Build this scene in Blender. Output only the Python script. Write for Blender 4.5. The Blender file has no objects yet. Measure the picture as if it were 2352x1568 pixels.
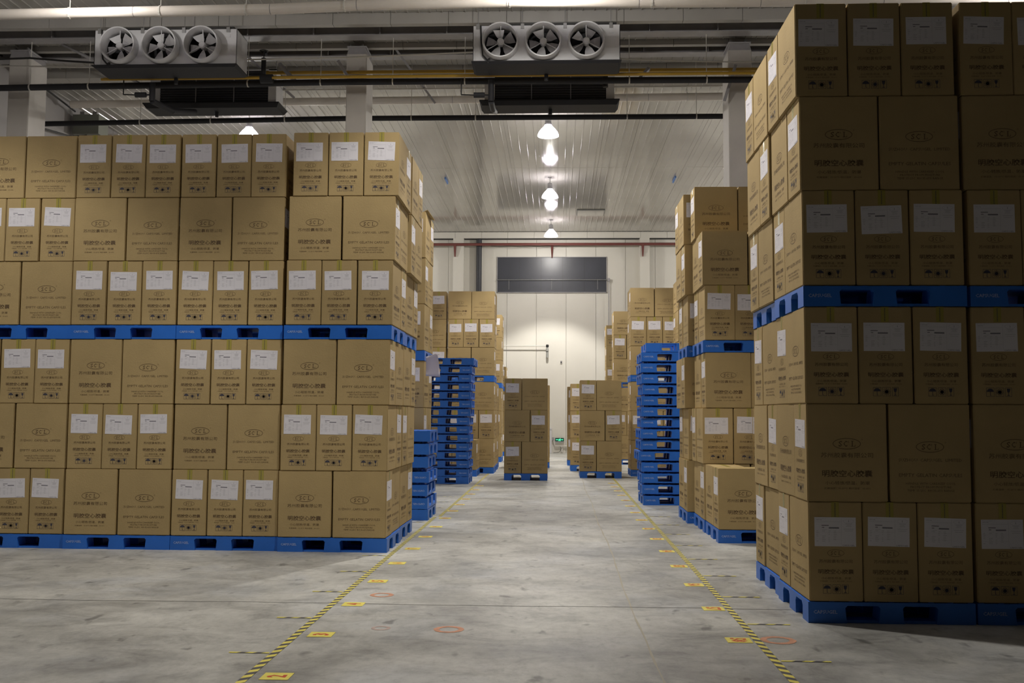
import bpy, bmesh, math, random
from mathutils import Vector, Matrix, Euler
random.seed(7)
SC = bpy.context.scene
COL = SC.collection
R = math.radians

# ------------------------------------------------------------------ camera, world, lights, exposure
cam_d = bpy.data.cameras.new('camera')
cam = bpy.data.objects.new('camera', cam_d)
COL.objects.link(cam)
cam_d.sensor_width = 36
cam_d.lens = 36 * 2300 / 2352
cam_d.clip_end = 200
_th, _ps, _ro = R(4.12810), R(2.53270), R(0.3)
_F = Vector((-math.sin(_ps) * math.cos(_th), math.cos(_ps) * math.cos(_th), math.sin(_th)))
_R = Vector((math.cos(_ps), math.sin(_ps), 0))
_U = _R.cross(_F)
_R2 = _R * math.cos(_ro) + _U * math.sin(_ro)
_U2 = _U * math.cos(_ro) - _R * math.sin(_ro)
m = Matrix.Identity(4)
for i in range(3):
    m[i][0], m[i][1], m[i][2] = _R2[i], _U2[i], -_F[i]
m.translation = Vector((0, 0, 1.535))
cam.matrix_world = m
SC.camera = cam

w = bpy.data.worlds.new('world')
SC.world = w
w.use_nodes = True
w.node_tree.nodes['Background'].inputs[0].default_value = (0.6, 0.65, 0.8, 1)
w.node_tree.nodes['Background'].inputs[1].default_value = 0.02

SC.view_settings.view_transform = 'Standard'
SC.view_settings.look = 'None'
SC.view_settings.gamma = 1
SC.view_settings.use_curve_mapping = False
SC.view_settings.exposure = 0.0

LAMP_POWER = 900          # downward cone under each reflector
LAMP_SPILL = 150          # light leaving sideways through the prismatic shade
LAMP_COL = (1.0, 0.955, 0.88)
SHADE_GLOW = 1.1
# rows of lamps that are switched on: (x, y)
LAMPS = [(-0.2, 36.9, 1.35), (-0.2, 30.2, 1.2), (-0.2, 23.4, 1.05), (-0.2, 14.6, 1), (-0.2, 8.8, .86),
         (-7.4, 36.9, 1.2), (-7.4, 30.2, 1), (-7.4, 23.4, .75), (-7.4, 14.6, .65), (-7.0, 7.9, .80),
         (7.0, 36.9, 1.2), (7.0, 30.2, 1), (7.0, 23.4, .7), (7.0, 14.6, .4)]

# ------------------------------------------------------------------ helpers
def lin(c):
    c = c / 255
    return c / 12.92 if c <= 0.04045 else ((c + 0.055) / 1.055) ** 2.4

def rgb(r, g, b):
    return (lin(r), lin(g), lin(b), 1)

def tagit(o, label=None, cat=None, group=None, kind=None):
    if label: o['label'] = label
    if cat: o['category'] = cat
    if group: o['group'] = group
    if kind: o['kind'] = kind
    return o

def empty(name, loc=(0, 0, 0), rz=0, **k):
    o = bpy.data.objects.new(name, None)
    COL.objects.link(o)
    o.location = loc
    o.rotation_euler = (0, 0, rz)
    o.empty_display_size = 0.1
    return tagit(o, **k)

def link(name, me, parent=None, loc=(0, 0, 0), rot=(0, 0, 0), **k):
    o = bpy.data.objects.new(name, me)
    COL.objects.link(o)
    if parent: o.parent = parent
    o.location = loc
    o.rotation_euler = rot
    return tagit(o, **k)

class MB:
    """collects shapes into one mesh"""
    def __init__(s):
        s.v = []; s.f = []; s.m = []
    def add(s, vs, fs, mi=0):
        o = len(s.v)
        s.v += [tuple(v) for v in vs]
        s.f += [tuple(i + o for i in f) for f in fs]
        s.m += [mi] * len(fs)
        return s
    def box(s, x0, y0, z0, x1, y1, z1, mi=0):
        v = [(x0, y0, z0), (x1, y0, z0), (x1, y1, z0), (x0, y1, z0), (x0, y0, z1), (x1, y0, z1), (x1, y1, z1), (x0, y1, z1)]
        return s.add(v, [(0, 3, 2, 1), (4, 5, 6, 7), (0, 1, 5, 4), (1, 2, 6, 5), (2, 3, 7, 6), (3, 0, 4, 7)], mi)
    def frustum(s, a, b, z0, z1, mi=0):
        """a, b = (x0,y0,x1,y1) at z0 and z1"""
        v = [(a[0], a[1], z0), (a[2], a[1], z0), (a[2], a[3], z0), (a[0], a[3], z0),
             (b[0], b[1], z1), (b[2], b[1], z1), (b[2], b[3], z1), (b[0], b[3], z1)]
        return s.add(v, [(0, 3, 2, 1), (4, 5, 6, 7), (0, 1, 5, 4), (1, 2, 6, 5), (2, 3, 7, 6), (3, 0, 4, 7)], mi)
    def tube(s, p0, p1, r, n=12, mi=0, r1=None, caps=True):
        p0 = Vector(p0); p1 = Vector(p1)
        r1 = r if r1 is None else r1
        d = (p1 - p0).normalized()
        a = d.cross(Vector((0, 0, 1)))
        if a.length < 1e-3: a = Vector((1, 0, 0))
        a.normalize(); b = d.cross(a)
        vs = []
        for k in range(n):
            t = 2 * math.pi * k / n
            q = a * math.cos(t) + b * math.sin(t)
            vs += [p0 + q * r, p1 + q * r1]
        fs = [(2 * k, 2 * k + 1, (2 * k + 3) % (2 * n), (2 * k + 2) % (2 * n)) for k in range(n)]
        if caps:
            fs += [tuple(2 * k for k in range(n)), tuple(2 * k + 1 for k in reversed(range(n)))]
        return s.add(vs, fs, mi)
    def path(s, pts, r, n=8, mi=0):
        for a, b in zip(pts, pts[1:]): s.tube(a, b, r, n, mi)
        return s
    def lathe(s, prof, n=32, mi=0, o=(0, 0, 0), axis='z', rib=None):
        vs = []; k = len(prof)
        for j in range(n):
            t = 2 * math.pi * j / n
            for i, (r, z) in enumerate(prof):
                rr = r * (1 + (rib[i] if rib and j % 2 else 0))
                x, y = rr * math.cos(t), rr * math.sin(t)
                vs.append((o[0] + x, o[1] + y, o[2] + z) if axis == 'z' else (o[0] + x, o[1] + z, o[2] + y))
        fs = []
        for j in range(n):
            for i in range(k - 1):
                a = j * k + i; b = ((j + 1) % n) * k + i
                fs.append((a, b, b + 1, a + 1))
        return s.add(vs, fs, mi)
    def xy(s, poly, z0, z1, mi=0):
        n = len(poly)
        vs = [(x, y, z0) for x, y in poly] + [(x, y, z1) for x, y in poly]
        fs = [tuple(reversed(range(n))), tuple(range(n, 2 * n))] + [(i, (i + 1) % n, n + (i + 1) % n, n + i) for i in range(n)]
        return s.add(vs, fs, mi)
    def mesh(s, name, *mats, smooth=False):
        me = bpy.data.meshes.new(name)
        me.from_pydata(s.v, [], s.f)
        for x in mats: me.materials.append(x)
        if len(mats) > 1:
            me.polygons.foreach_set('material_index', s.m)
        if smooth:
            me.shade_smooth()
            try: me.set_sharp_from_angle(angle=R(40))
            except Exception: pass
        me.update()
        return me
    def build(s, name, mats, parent=None, loc=(0, 0, 0), rot=(0, 0, 0), smooth=False, **k):
        mats = mats if isinstance(mats, (list, tuple)) else [mats]
        return link(name, s.mesh(name, *mats, smooth=smooth), parent, loc, rot, **k)

def mat(name, col, rough=0.6, metal=0.0, emit=None, es=0, spec=None):
    ma = bpy.data.materials.new(name)
    ma.use_nodes = True
    b = ma.node_tree.nodes['Principled BSDF']
    b.inputs['Base Color'].default_value = col
    b.inputs['Roughness'].default_value = rough
    b.inputs['Metallic'].default_value = metal
    if spec is not None: b.inputs['Specular IOR Level'].default_value = spec
    if emit:
        b.inputs['Emission Color'].default_value = emit
        b.inputs['Emission Strength'].default_value = es
    return ma

def noisy(ma, scale=5, amt=0.1, detail=4, stretch=(1, 1, 1), bump=0.0, bscale=40, rnd=0.0, coords='Object', dist=0.01):
    """varies the base colour with noise, and adds fine bump"""
    nt = ma.node_tree; N = nt.nodes; L = nt.links
    b = N['Principled BSDF']
    col = b.inputs['Base Color'].default_value[:]
    tc = N.new('ShaderNodeTexCoord'); mp = N.new('ShaderNodeMapping')
    mp.inputs['Scale'].default_value = stretch
    L.new(tc.outputs[coords], mp.inputs[0])
    nz = N.new('ShaderNodeTexNoise'); nz.inputs['Scale'].default_value = scale; nz.inputs['Detail'].default_value = detail
    L.new(mp.outputs[0], nz.inputs['Vector'])
    mr = N.new('ShaderNodeMapRange')
    mr.inputs[1].default_value = 0.25; mr.inputs[2].default_value = 0.75
    mr.inputs[3].default_value = 1 - amt; mr.inputs[4].default_value = 1 + amt
    L.new(nz.outputs[0], mr.inputs[0])
    val = mr.outputs[0]
    if rnd:
        oi = N.new('ShaderNodeObjectInfo'); m2 = N.new('ShaderNodeMapRange')
        m2.inputs[3].default_value = 1 - rnd; m2.inputs[4].default_value = 1 + rnd
        L.new(oi.outputs['Random'], m2.inputs[0])
        mu = N.new('ShaderNodeMath'); mu.operation = 'MULTIPLY'
        L.new(val, mu.inputs[0]); L.new(m2.outputs[0], mu.inputs[1]); val = mu.outputs[0]
    vm = N.new('ShaderNodeVectorMath'); vm.operation = 'SCALE'
    vm.inputs[0].default_value = col[:3]
    L.new(val, vm.inputs['Scale'])
    L.new(vm.outputs[0], b.inputs['Base Color'])
    if bump:
        n2 = N.new('ShaderNodeTexNoise'); n2.inputs['Scale'].default_value = bscale
        L.new(mp.outputs[0], n2.inputs['Vector'])
        bp = N.new('ShaderNodeBump'); bp.inputs['Strength'].default_value = bump; bp.inputs['Distance'].default_value = dist
        L.new(n2.outputs[0], bp.inputs['Height']); L.new(bp.outputs[0], b.inputs['Normal'])
    return ma

# ------------------------------------------------------------------ materials
KRAFT = noisy(mat('kraft_cardboard', (0.44, 0.325, 0.155, 1), 0.75, spec=0.25), 3, 0.06, bump=0.12, bscale=60, rnd=0.07)
KRAFT_IN = mat('cardboard_edge', (0.5, 0.36, 0.17, 1), 0.8)
INK = mat('brown_ink', (0.135, 0.085, 0.04, 1), 0.7)
INK2 = mat('blue_black_ink', (0.055, 0.052, 0.075, 1), 0.7)
PAPER = mat('label_paper', (0.80, 0.78, 0.83, 1), 0.55)
PAPER_INK = mat('label_print', (0.22, 0.21, 0.25, 1), 0.6)
PAPER_GREY = mat('label_grey_print', (0.55, 0.54, 0.58, 1), 0.6)
TAPE = mat('packing_tape', (0.40, 0.34, 0.085, 1), 0.25)
BLUE = noisy(mat('blue_plastic', (0.024, 0.155, 0.62, 1), 0.42), 3, 0.10, bump=0.05, bscale=20, rnd=0.05)
BLUE_TXT = mat('pale_moulded_lettering', (0.42, 0.52, 0.80, 1), 0.5)
STEEL = noisy(mat('galvanised_steel', (0.36, 0.36, 0.36, 1), 0.35, 0.6), 6, 0.15)
PAINT_GREY = noisy(mat('grey_painted_steel', (0.33, 0.32, 0.33, 1), 0.45), 4, 0.12)
WHITE_PAINT = noisy(mat('white_painted_sheet', (0.66, 0.66, 0.68, 1), 0.30), 3, 0.06)
BLACK_FOAM = mat('black_insulation', (0.018, 0.018, 0.022, 1), 0.7)
YELLOW_P = mat('yellow_pipe_paint', (0.50, 0.30, 0.03, 1), 0.4)
RED_P = mat('red_brown_pipe_paint', (0.16, 0.045, 0.04, 1), 0.5)
DUCT = noisy(mat('pale_duct_skin', (0.68, 0.63, 0.57, 1), 0.35), 2, 0.06)
CABLE = mat('black_cable', (0.015, 0.015, 0.015, 1), 0.5)
ROD = mat('pale_rod', (0.62, 0.60, 0.55, 1), 0.5)
WALL = noisy(mat('cream_wall_panel', (0.68, 0.66, 0.60, 1), 0.45), 0.6, 0.05, stretch=(1, 1, 1))
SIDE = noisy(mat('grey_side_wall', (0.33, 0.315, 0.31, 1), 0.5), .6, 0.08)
CLAD = noisy(mat('grey_clad_sheet', (0.40, 0.385, 0.36, 1), 0.4), 1, 0.1)
COLUMN = noisy(mat('column_plaster', (0.56, 0.53, 0.49, 1), 0.6), 2, 0.08)
YTAPE = noisy(mat('yellow_floor_tape', (0.78, 0.68, 0.13, 1), 0.45), 9, 0.14)
KTAPE = noisy(mat('dark_floor_tape', (0.075, 0.072, 0.08, 1), 0.5), 9, 0.25)
RED_NUM = mat('red_numerals', (0.55, 0.06, 0.02, 1), 0.5)
GLASS_DARK = noisy(mat('dark_shutter_panel', (0.045, 0.048, 0.062, 1), 0.33), 1, 0.15)
LAMP_LIT = mat('lit_lamp_glass', (1, 1, 1, 1), 0.3, emit=(0.93, 0.86, 1.0, 1), es=28)
LAMP_SHADE = mat('glowing_prismatic_shade', (0.75, 0.73, 0.8, 1), 0.3, emit=(0.90, 0.84, 1.0, 1), es=SHADE_GLOW)
LAMP_SHADE2 = mat('prismatic_shade_ribs', (0.5, 0.48, 0.55, 1), 0.3, emit=(0.75, 0.68, 0.95, 1), es=SHADE_GLOW * .25)
def let_light_through(ma, f):
    nt = ma.node_tree; N = nt.nodes; L = nt.links
    tr = N.new('ShaderNodeBsdfTransparent'); mx = N.new('ShaderNodeMixShader'); mx.inputs[0].default_value = f
    L.new(N['Principled BSDF'].outputs[0], mx.inputs[1]); L.new(tr.outputs[0], mx.inputs[2])
    L.new(mx.outputs[0], N['Material Output'].inputs[0])
let_light_through(LAMP_LIT, .5); let_light_through(LAMP_SHADE, .55); let_light_through(LAMP_SHADE2, .4)
GREEN_ON = mat('lit_green_sign', (0, 0.1, 0.05, 1), 0.4, emit=(0.1, 0.95, 0.5, 1), es=1.2)
GREEN_OFF = mat('dark_green_sign', (0.0, 0.06, 0.035, 1), 0.4)

def floor_material():
    ma = mat('concrete_floor', (0.4, 0.4, 0.4, 1), 0.55)
    nt = ma.node_tree; N = nt.nodes; L = nt.links; b = N['Principled BSDF']
    tc = N.new('ShaderNodeTexCoord')
    def noise(scale, detail, rough=0.6, st=(1, 1, 1), dist=0.0):
        mp = N.new('ShaderNodeMapping'); mp.inputs['Scale'].default_value = st
        L.new(tc.outputs['Object'], mp.inputs[0])
        n = N.new('ShaderNodeTexNoise'); n.inputs['Scale'].default_value = scale; n.inputs['Detail'].default_value = detail
        n.inputs['Roughness'].default_value = rough; n.inputs['Distortion'].default_value = dist
        L.new(mp.outputs[0], n.inputs['Vector'])
        return n.outputs[0]
    def ramp(src, stops):
        r = N.new('ShaderNodeValToRGB')
        e = r.color_ramp.elements
        e[0].position, e[0].color = stops[0][0], (stops[0][1],) * 3 + (1,)
        e[1].position, e[1].color = stops[-1][0], (stops[-1][1],) * 3 + (1,)
        for p, v in stops[1:-1]:
            x = e.new(p); x.color = (v, v, v, 1)
        L.new(src, r.inputs[0])
        return r.outputs[0]
    def mul(a, c):
        mx = N.new('ShaderNodeMix'); mx.data_type = 'RGBA'; mx.blend_type = 'MULTIPLY'; mx.inputs[0].default_value = 1
        L.new(a, mx.inputs[6]); L.new(c, mx.inputs[7])
        return mx.outputs[2]
    base = N.new('ShaderNodeRGB'); base.outputs[0].default_value = (0.465, 0.46, 0.428, 1)
    big = ramp(noise(0.45, 5, 0.6, (1, .8, 1), 0.6), [(0.36, 0.56), (0.5, 0.88), (0.64, 1.12)])
    mid = ramp(noise(2.1, 8, 0.74, (.75, 1.0, 1), 0.6), [(0.34, 0.60), (0.50, 0.95), (0.66, 1.14)])
    fine = ramp(noise(15, 8, 0.75, (1, .6, 1)), [(0.3, 0.78), (0.5, 1.0), (0.7, 1.10)])
    spots = ramp(noise(6, 3, 0.5, (1, .55, 1), 0.3), [(0.27, 0.50), (0.36, 1.0), (1.0, 1.0)])
    c = mul(mul(mul(mul(base.outputs[0], big), mid), fine), spots)
    # bluish patches
    mx = N.new('ShaderNodeMix'); mx.data_type = 'RGBA'; mx.blend_type = 'MULTIPLY'
    L.new(ramp(noise(0.7, 4, 0.6, (1, 1, 1), .4), [(0.5, 0.0), (0.7, 0.8)]), mx.inputs[0])
    L.new(c, mx.inputs[6]); mx.inputs[7].default_value = (0.86, 0.90, 1.0, 1)
    L.new(mx.outputs[2], b.inputs['Base Color'])
    rr = N.new('ShaderNodeMapRange'); rr.inputs[3].default_value = 0.38; rr.inputs[4].default_value = 0.62
    L.new(noise(1.3, 4), rr.inputs[0]); L.new(rr.outputs[0], b.inputs['Roughness'])
    bp = N.new('ShaderNodeBump'); bp.inputs['Strength'].default_value = 0.15; bp.inputs['Distance'].default_value = 0.01
    L.new(noise(30, 6), bp.inputs['Height']); L.new(bp.outputs[0], b.inputs['Normal'])
    return ma
FLOOR = floor_material()

def ceiling_material():
    ma = mat('glossy_ceiling_sheet', (0.47, 0.455, 0.42, 1), 0.10, 0.0)
    nt = ma.node_tree; N = nt.nodes; L = nt.links; b = N['Principled BSDF']
    b.inputs['Specular IOR Level'].default_value = 0.45
    tc = N.new('ShaderNodeTexCoord'); mp = N.new('ShaderNodeMapping'); mp.inputs['Scale'].default_value = (2.2, 0.5, 1)
    L.new(tc.outputs['Generated'], mp.inputs[0])
    geo = N.new('ShaderNodeNewGeometry')
    mp2 = N.new('ShaderNodeMapping'); mp2.inputs['Scale'].default_value = (1.6, 0.7, 1)
    L.new(geo.outputs['Position'], mp2.inputs[0])
    n = N.new('ShaderNodeTexNoise'); n.inputs['Scale'].default_value = 1.3; n.inputs['Detail'].default_value = 3
    L.new(mp2.outputs[0], n.inputs['Vector'])
    bp = N.new('ShaderNodeBump'); bp.inputs['Strength'].default_value = 0.15; bp.inputs['Distance'].default_value = 0.006
    L.new(n.outputs[0], bp.inputs['Height']); L.new(bp.outputs[0], b.inputs['Normal'])
    n2 = N.new('ShaderNodeTexNoise'); n2.inputs['Scale'].default_value = 0.35; n2.inputs['Detail'].default_value = 5
    L.new(geo.outputs['Position'], n2.inputs['Vector'])
    mr = N.new('ShaderNodeMapRange'); mr.inputs[1].default_value = .3; mr.inputs[2].default_value = .7
    mr.inputs[3].default_value = .88; mr.inputs[4].default_value = 1.08
    L.new(n2.outputs[0], mr.inputs[0])
    vm = N.new('ShaderNodeVectorMath'); vm.operation = 'SCALE'; vm.inputs[0].default_value = (0.47, 0.455, 0.42)
    L.new(mr.outputs[0], vm.inputs['Scale']); L.new(vm.outputs[0], b.inputs['Base Color'])
    return ma
CEIL = ceiling_material()

# ------------------------------------------------------------------ the setting
XL, XR, YB, YF, ZC = -11.4, 11.0, -30.0, 39.7, 8.75
fl = MB().box(XL - .3, YB - .3, -.2, XR + .3, YF + .3, 0).build('floor', FLOOR, kind='structure')
# raised filler line along the aisle and a cross joint
seg = MB()
ys = [4.2 + i * .35 for i in range(101)]
xs = [0.61 + 0.004 * math.sin(i * 1.7) + 0.012 * math.sin(i * .37) for i in range(101)]
for i in range(100):
    if ys[i + 1] > YF: break
    hw = 0.0065 + 0.002 * math.sin(i * 2.3)
    seg.add([(xs[i] - hw, ys[i], .002), (xs[i] + hw, ys[i], .002), (xs[i + 1] + hw, ys[i + 1], .002), (xs[i + 1] - hw, ys[i + 1], .002)], [(0, 1, 2, 3)])
seg.build('floor_joint', mat('joint_filler', (0.40, 0.37, 0.29, 1), 0.7), fl, label='pale filler line running up the aisle')
seg = MB()
for i in range(44):
    x0, x1 = -8 + i * .25, -8 + (i + 1) * .25
    f0, f1 = [8.15 + 0.012 * math.sin(x * 2.1) + .006 * math.sin(x * 7) for x in (x0, x1)]
    seg.add([(x0, f0 - .004, .002), (x1, f1 - .004, .002), (x1, f1 + .005, .002), (x0, f0 + .005, .002)], [(0, 1, 2, 3)])
seg.build('floor_joint', mat('joint_dark', (0.13, 0.12, 0.11, 1), 0.9), fl, label='thin dark joint across the floor')

# walls made of panels
def wall(name, p0, p1, z1=ZC, inward=(0, 1), pw=1.15, mt=None):
    mt = mt or WALL
    root = empty(name, (0, 0, 0), kind='structure')
    p0 = Vector(p0); p1 = Vector(p1); d = (p1 - p0); n = max(1, round(d.length / pw)); st = d / n
    inn = Vector(inward) * 0.08
    s0 = st.normalized() * 0.005
    me = None
    for i in range(n):
        if me is None:
            a = Vector((0, 0)) + s0; b = st - s0
            q = [(a.x, a.y), (b.x, b.y), (b.x - inn.x, b.y - inn.y), (a.x - inn.x, a.y - inn.y)]
            me = MB().xy(q, 0, z1).mesh('wall_panel', mt)
        link('wall_panel', me, root, loc=(p0.x + st.x * i, p0.y + st.y * i, 0))
    a = p0 - inn * 1.05; b = p1 - inn * 1.05
    q = [(a.x, a.y), (b.x, b.y), (b.x - inn.x, b.y - inn.y), (a.x - inn.x, a.y - inn.y)]
    MB().xy(q, -.1, z1 + .1).build('wall_core', mt, root)
    return root
wf = wall('wall_back', (XL, YF), (XR, YF), inward=(0, -1))
wall('wall_left', (XL, YB), (XL, YF), inward=(1, 0), mt=SIDE)
wall('wall_right', (XR, YB), (XR, YF), inward=(-1, 0), mt=SIDE)
wall('wall_front', (XL, YB), (XR, YB), inward=(0, 1), mt=SIDE)

# ceiling: ribbed sheets laid side by side, in three runs
ce = empty('ceiling', (0, 0, 0), kind='structure')
MB().box(XL - .3, YB - .3, ZC + .03, XR + .3, YF + .3, ZC + .2).build('ceiling_deck', CEIL, ce)
PW = 0.84
def panel_mesh(length):
    pts = []
    for k in range(4):
        x = k * .21
        pts += [(x + .003, 0), (x + .088, 0), (x + .094, -.016), (x + .106, -.016), (x + .112, 0)]
    pts += [(PW - .003, 0), (PW - .003, .022), (.003, .022)]
    pts[0] = (.003, 0)
    n = len(pts)
    vs = [(x, 0, z) for x, z in pts] + [(x, length, z) for x, z in pts]
    fs = [tuple(range(n)), tuple(reversed(range(n, 2 * n)))] + [(i, n + i, n + (i + 1) % n, (i + 1) % n) for i in range(n)]
    return MB().add(vs, fs).mesh('ceiling_panel', CEIL)
for (ya, yb) in ((YB, 6.0), (6.01, 17.48), (20.54, 29.0), (29.012, YF - .35)):
    me = panel_mesh(yb - ya)
    x = XL
    while x < XR - .1:
        link('ceiling_panel', me, ce, loc=(x, ya, ZC + random.uniform(-.002, .002)))
        x += PW
for ya, yb in ((17.66, 18.03), (18.33, 18.92), (19.08, 19.23), (19.53, 20.22)):
    me = panel_mesh(yb - ya)
    x = XL
    while x < XR - .1:
        link('ceiling_panel', me, ce, loc=(x, ya, ZC - .004))
        x += PW
# clad beams and steel beams crossing the hall between the ceiling runs
def beam(y0, y1, z0, mt, name, label, joints=0):
    r = empty(name, ((XL + XR) / 2, y0, z0), kind='structure', label=label)
    h = ZC + .02 - z0
    if joints:
        x = XL
        me = MB().box(.004, 0, 0, 1.046, y1 - y0, h).mesh('cladding_panel', mt)
        while x < XR - .3:
            link('cladding_panel', me, r, loc=(x - (XL + XR) / 2, 0, 0)); x += 1.05
    else:
        W = (XR - XL) / 2
        b = MB()
        b.box(-W, 0, 0, W, y1 - y0, .016).box(-W, (y1 - y0) / 2 - .006, .016, W, (y1 - y0) / 2 + .006, h - .016).box(-W, 0, h - .016, W, y1 - y0, h)
        for k in range(18): b.box(-W + .6 + k * 1.25, 0.01, .016, -W + .615 + k * 1.25, y1 - y0 - .01, h - .016)
        b.build('steel_section', mt, r)
    return r
beam(17.50, 17.64, 8.54, CLAD, 'ceiling_beam', 'pale clad beam crossing the ceiling above the coolers', 1)
beam(18.05, 18.31, 8.55, PAINT_GREY, 'ceiling_beam', 'grey steel beam just in front of the concrete columns')
beam(18.94, 19.06, 8.64, CLAD, 'ceiling_beam', 'shallow pale clad beam above the columns', 1)
beam(19.25, 19.51, 8.60, PAINT_GREY, 'ceiling_beam', 'grey steel beam behind the columns')
beam(20.24, 20.52, 8.54, CLAD, 'ceiling_beam', 'pale clad beam behind the rear coolers', 1)
# cornice along the far wall
b = empty('trim_1', (0, YF - .34, 8.49), kind='structure', label='pale cornice where far wall meets ceiling')
me = MB().box(.004, 0, 0, 1.046, .33, .25).mesh('cornice_panel', WALL)
x = XL + .02
while x < XR - 1: link('cornice_panel', me, b, loc=(x, 0, 0)); x += 1.05
MB().box(XL + .02, -.004, .246, XR - .02, .0, .256).build('cornice_seam', mat('seam_dark', (.05, .05, .05, 1), .8), b)
MB().box(XL + .02, -.002, -.008, XR - .02, .33, -.001).build('cornice_seam', bpy.data.materials['seam_dark'], b)

# pilasters on the far wall, left-wall pilaster
def pilaster(x0, x1, y0, y1, name, label):
    return MB().box(x0, y0, 0, x1, y1, 8.48).build(name, WALL if y0 > 30 else COLUMN, kind='structure', label=label)
pilaster(-4.10, -3.68, YF - .4, YF - .002, 'wall_pilaster', 'pale pilaster on the far wall beside the dark riser pipe')
pilaster(3.29, 3.67, YF - .4, YF - .002, 'wall_pilaster', 'pale pilaster on the far wall right of the dark shutter')
pilaster(XL + .002, XL + .42, 24.2, 25.1, 'wall_pilaster', 'pale pilaster on the left wall beside the grey wall box')

# columns
def column(x0, x1, y0, y1, label):
    r = empty('concrete_column', ((x0 + x1) / 2, (y0 + y1) / 2, 0), kind='structure', label=label)
    hx, hy = (x1 - x0) / 2, (y1 - y0) / 2
    c = .015
    poly = [(-hx + c, -hy), (hx - c, -hy), (hx, -hy + c), (hx, hy - c), (hx - c, hy), (-hx + c, hy), (-hx, hy - c), (-hx, -hy + c)]
    MB().xy(poly, 0, 8.40).build('shaft', COLUMN, r)
    MB().frustum((-hx + .005, -hy + .005, hx - .005, hy), (-hx + .04, -hy + .02, hx - .04, hy - .02), 8.40, 8.53).box(-hx + .01, -hy, 8.53, hx - .01, hy, 8.56).build('capital', PAINT_GREY, r)
    MB().box(-hx + .05, -hy + .06, 8.56, -hx + .08, hy - .05, 8.63).box(hx - .12, -hy + .06, 8.56, hx - .09, hy - .05, 8.63).build('bearing_plate', STEEL, r)
column(-4.03, -3.64, 18.62, 19.28, 'square concrete column rising behind the near left carton wall, middle of the picture')
column(-10.66, -10.24, 18.62, 19.28, 'square concrete column at the far left behind the cartons')
column(3.23, 3.67, 18.62, 19.28, 'square concrete column rising behind the right-hand cartons')

# ------------------------------------------------------------------ lamps
def lamp_meshes():
    shade = MB().lathe([(.08, .235), (.115, .19), (.165, .135), (.212, .07), (.245, 0.005), (.25, -.03)], 36, rib=[0, .02, .03, .03, .02, .01])
    for i in range(len(shade.m)): shade.m[i] = 1 if (i // 5) % 3 == 2 else 0
    sm = shade.mesh('lamp_shade', LAMP_SHADE, LAMP_SHADE2)
    dm = MB().lathe([(.0, -.012), (.12, -.011), (.20, -.005), (.24, .002), (.24, .01), (0, .01)], 32).mesh('lamp_glass', LAMP_LIT, smooth=True)
    hm = MB().lathe([(0, .42), (.05, .42), (.075, .40), (.075, .28), (.09, .27), (.09, .235), (0, .235)], 20).mesh('ballast_housing', STEEL, smooth=True)
    km = MB().tube((0, 0, .40), (0, 0, .59), .010).box(-.06, -.06, .575, .06, .06, .60).mesh('mount', STEEL)
    return sm, dm, hm, km
LM = lamp_meshes()
Q = {(-.2, 36.9): 'nearest the far wall in the aisle row', (-.2, 30.2): 'second from the far wall in the aisle row',
     (-.2, 23.4): 'below the right-hand cooler in the aisle row', (-7.4, 23.4): 'over the near left carton wall'}
for (x, y, pw) in LAMPS:
    if y > 40: continue
    z = 8.15
    q = Q.get((x, y))
    lb = 'lit bell-shaped high bay lamp ' + q if q else 'lit bell-shaped high bay lamp out of view over %s at %s' % ({-.2: 'the aisle', -7.4: 'the left bays', -7.0: 'the left bays', 7.0: 'the right bays'}[x], {36.9: 'the far wall', 30.2: 'the rear stacks', 23.4: 'the middle stacks', 14.6: 'the coolers', 8.8: 'the near stacks', 7.9: 'the near stacks'}[y])
    r = empty('high_bay_lamp', (x, y, z), label=lb, cat='lamp', group='high bay lamps')
    link('lamp_shade', LM[0], r); link('lamp_glass', LM[1], r); link('ballast_housing', LM[2], r); link('mount', LM[3], r)
    for kind_, en in (('SPOT', LAMP_POWER), ('POINT', LAMP_SPILL)):
        ld = bpy.data.lights.new('lamp_light', kind_)
        ld.energy = en * pw; ld.color = LAMP_COL; ld.shadow_soft_size = 0.08
        if kind_ == 'SPOT':
            ld.spot_size = R(92); ld.spot_blend = .3
        lo = bpy.data.objects.new('lamp_light', ld); COL.objects.link(lo); lo.parent = r; lo.location = (0, 0, -.06)

# ------------------------------------------------------------------ far wall fittings
r = empty('window_1', (-.18, YF - .001, 7.08), kind='structure', label='wide dark shuttered opening high on the far wall')
for k in range(5):
    x0 = -2.16 + k * .864
    MB().box(x0 + .004, -.035, -.70, x0 + .86, -.012, .68).build('shutter_panel', GLASS_DARK, r)
MB().box(-2.17, -.03, -.71, 2.17, .0, .69).build('shutter_backing', mat('dark_gap', (.02, .02, .025, 1), .5), r)
MB().box(-2.19, -.05, -.73, 2.19, -.001, -.705).box(-2.19, -.05, .69, 2.19, -.001, .71).box(-2.19, -.05, -.73, -2.165, -.001, .71).box(2.165, -.05, -.73, 2.19, -.001, .71).build('window_frame', PAINT_GREY, r)
r = empty('conduit_rail', (-.14, YF - .1, 6.86), label='thin grey conduit across the dark shutter, dropping on its right', cat='conduit')
MB().tube((-2.25, 0, 0), (2.22, 0, 0), .014).build('rail', STEEL, r)
MB().tube((2.22, 0, 0), (2.22, 0, -4.2), .017).build('drop_pipe', PAINT_GREY, r)
MB().box(2.17, -.04, -.06, 2.27, .06, .06).build('junction_box', PAINT_GREY, r)
for xx in (-1.75, -.05, 1.78):
    MB().tube((xx, 0, .02), (xx, 0.06, -.03), .012).tube((xx, .05, -.02), (xx, .05, -.38), .006).build('hanger', STEEL, r)
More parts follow.
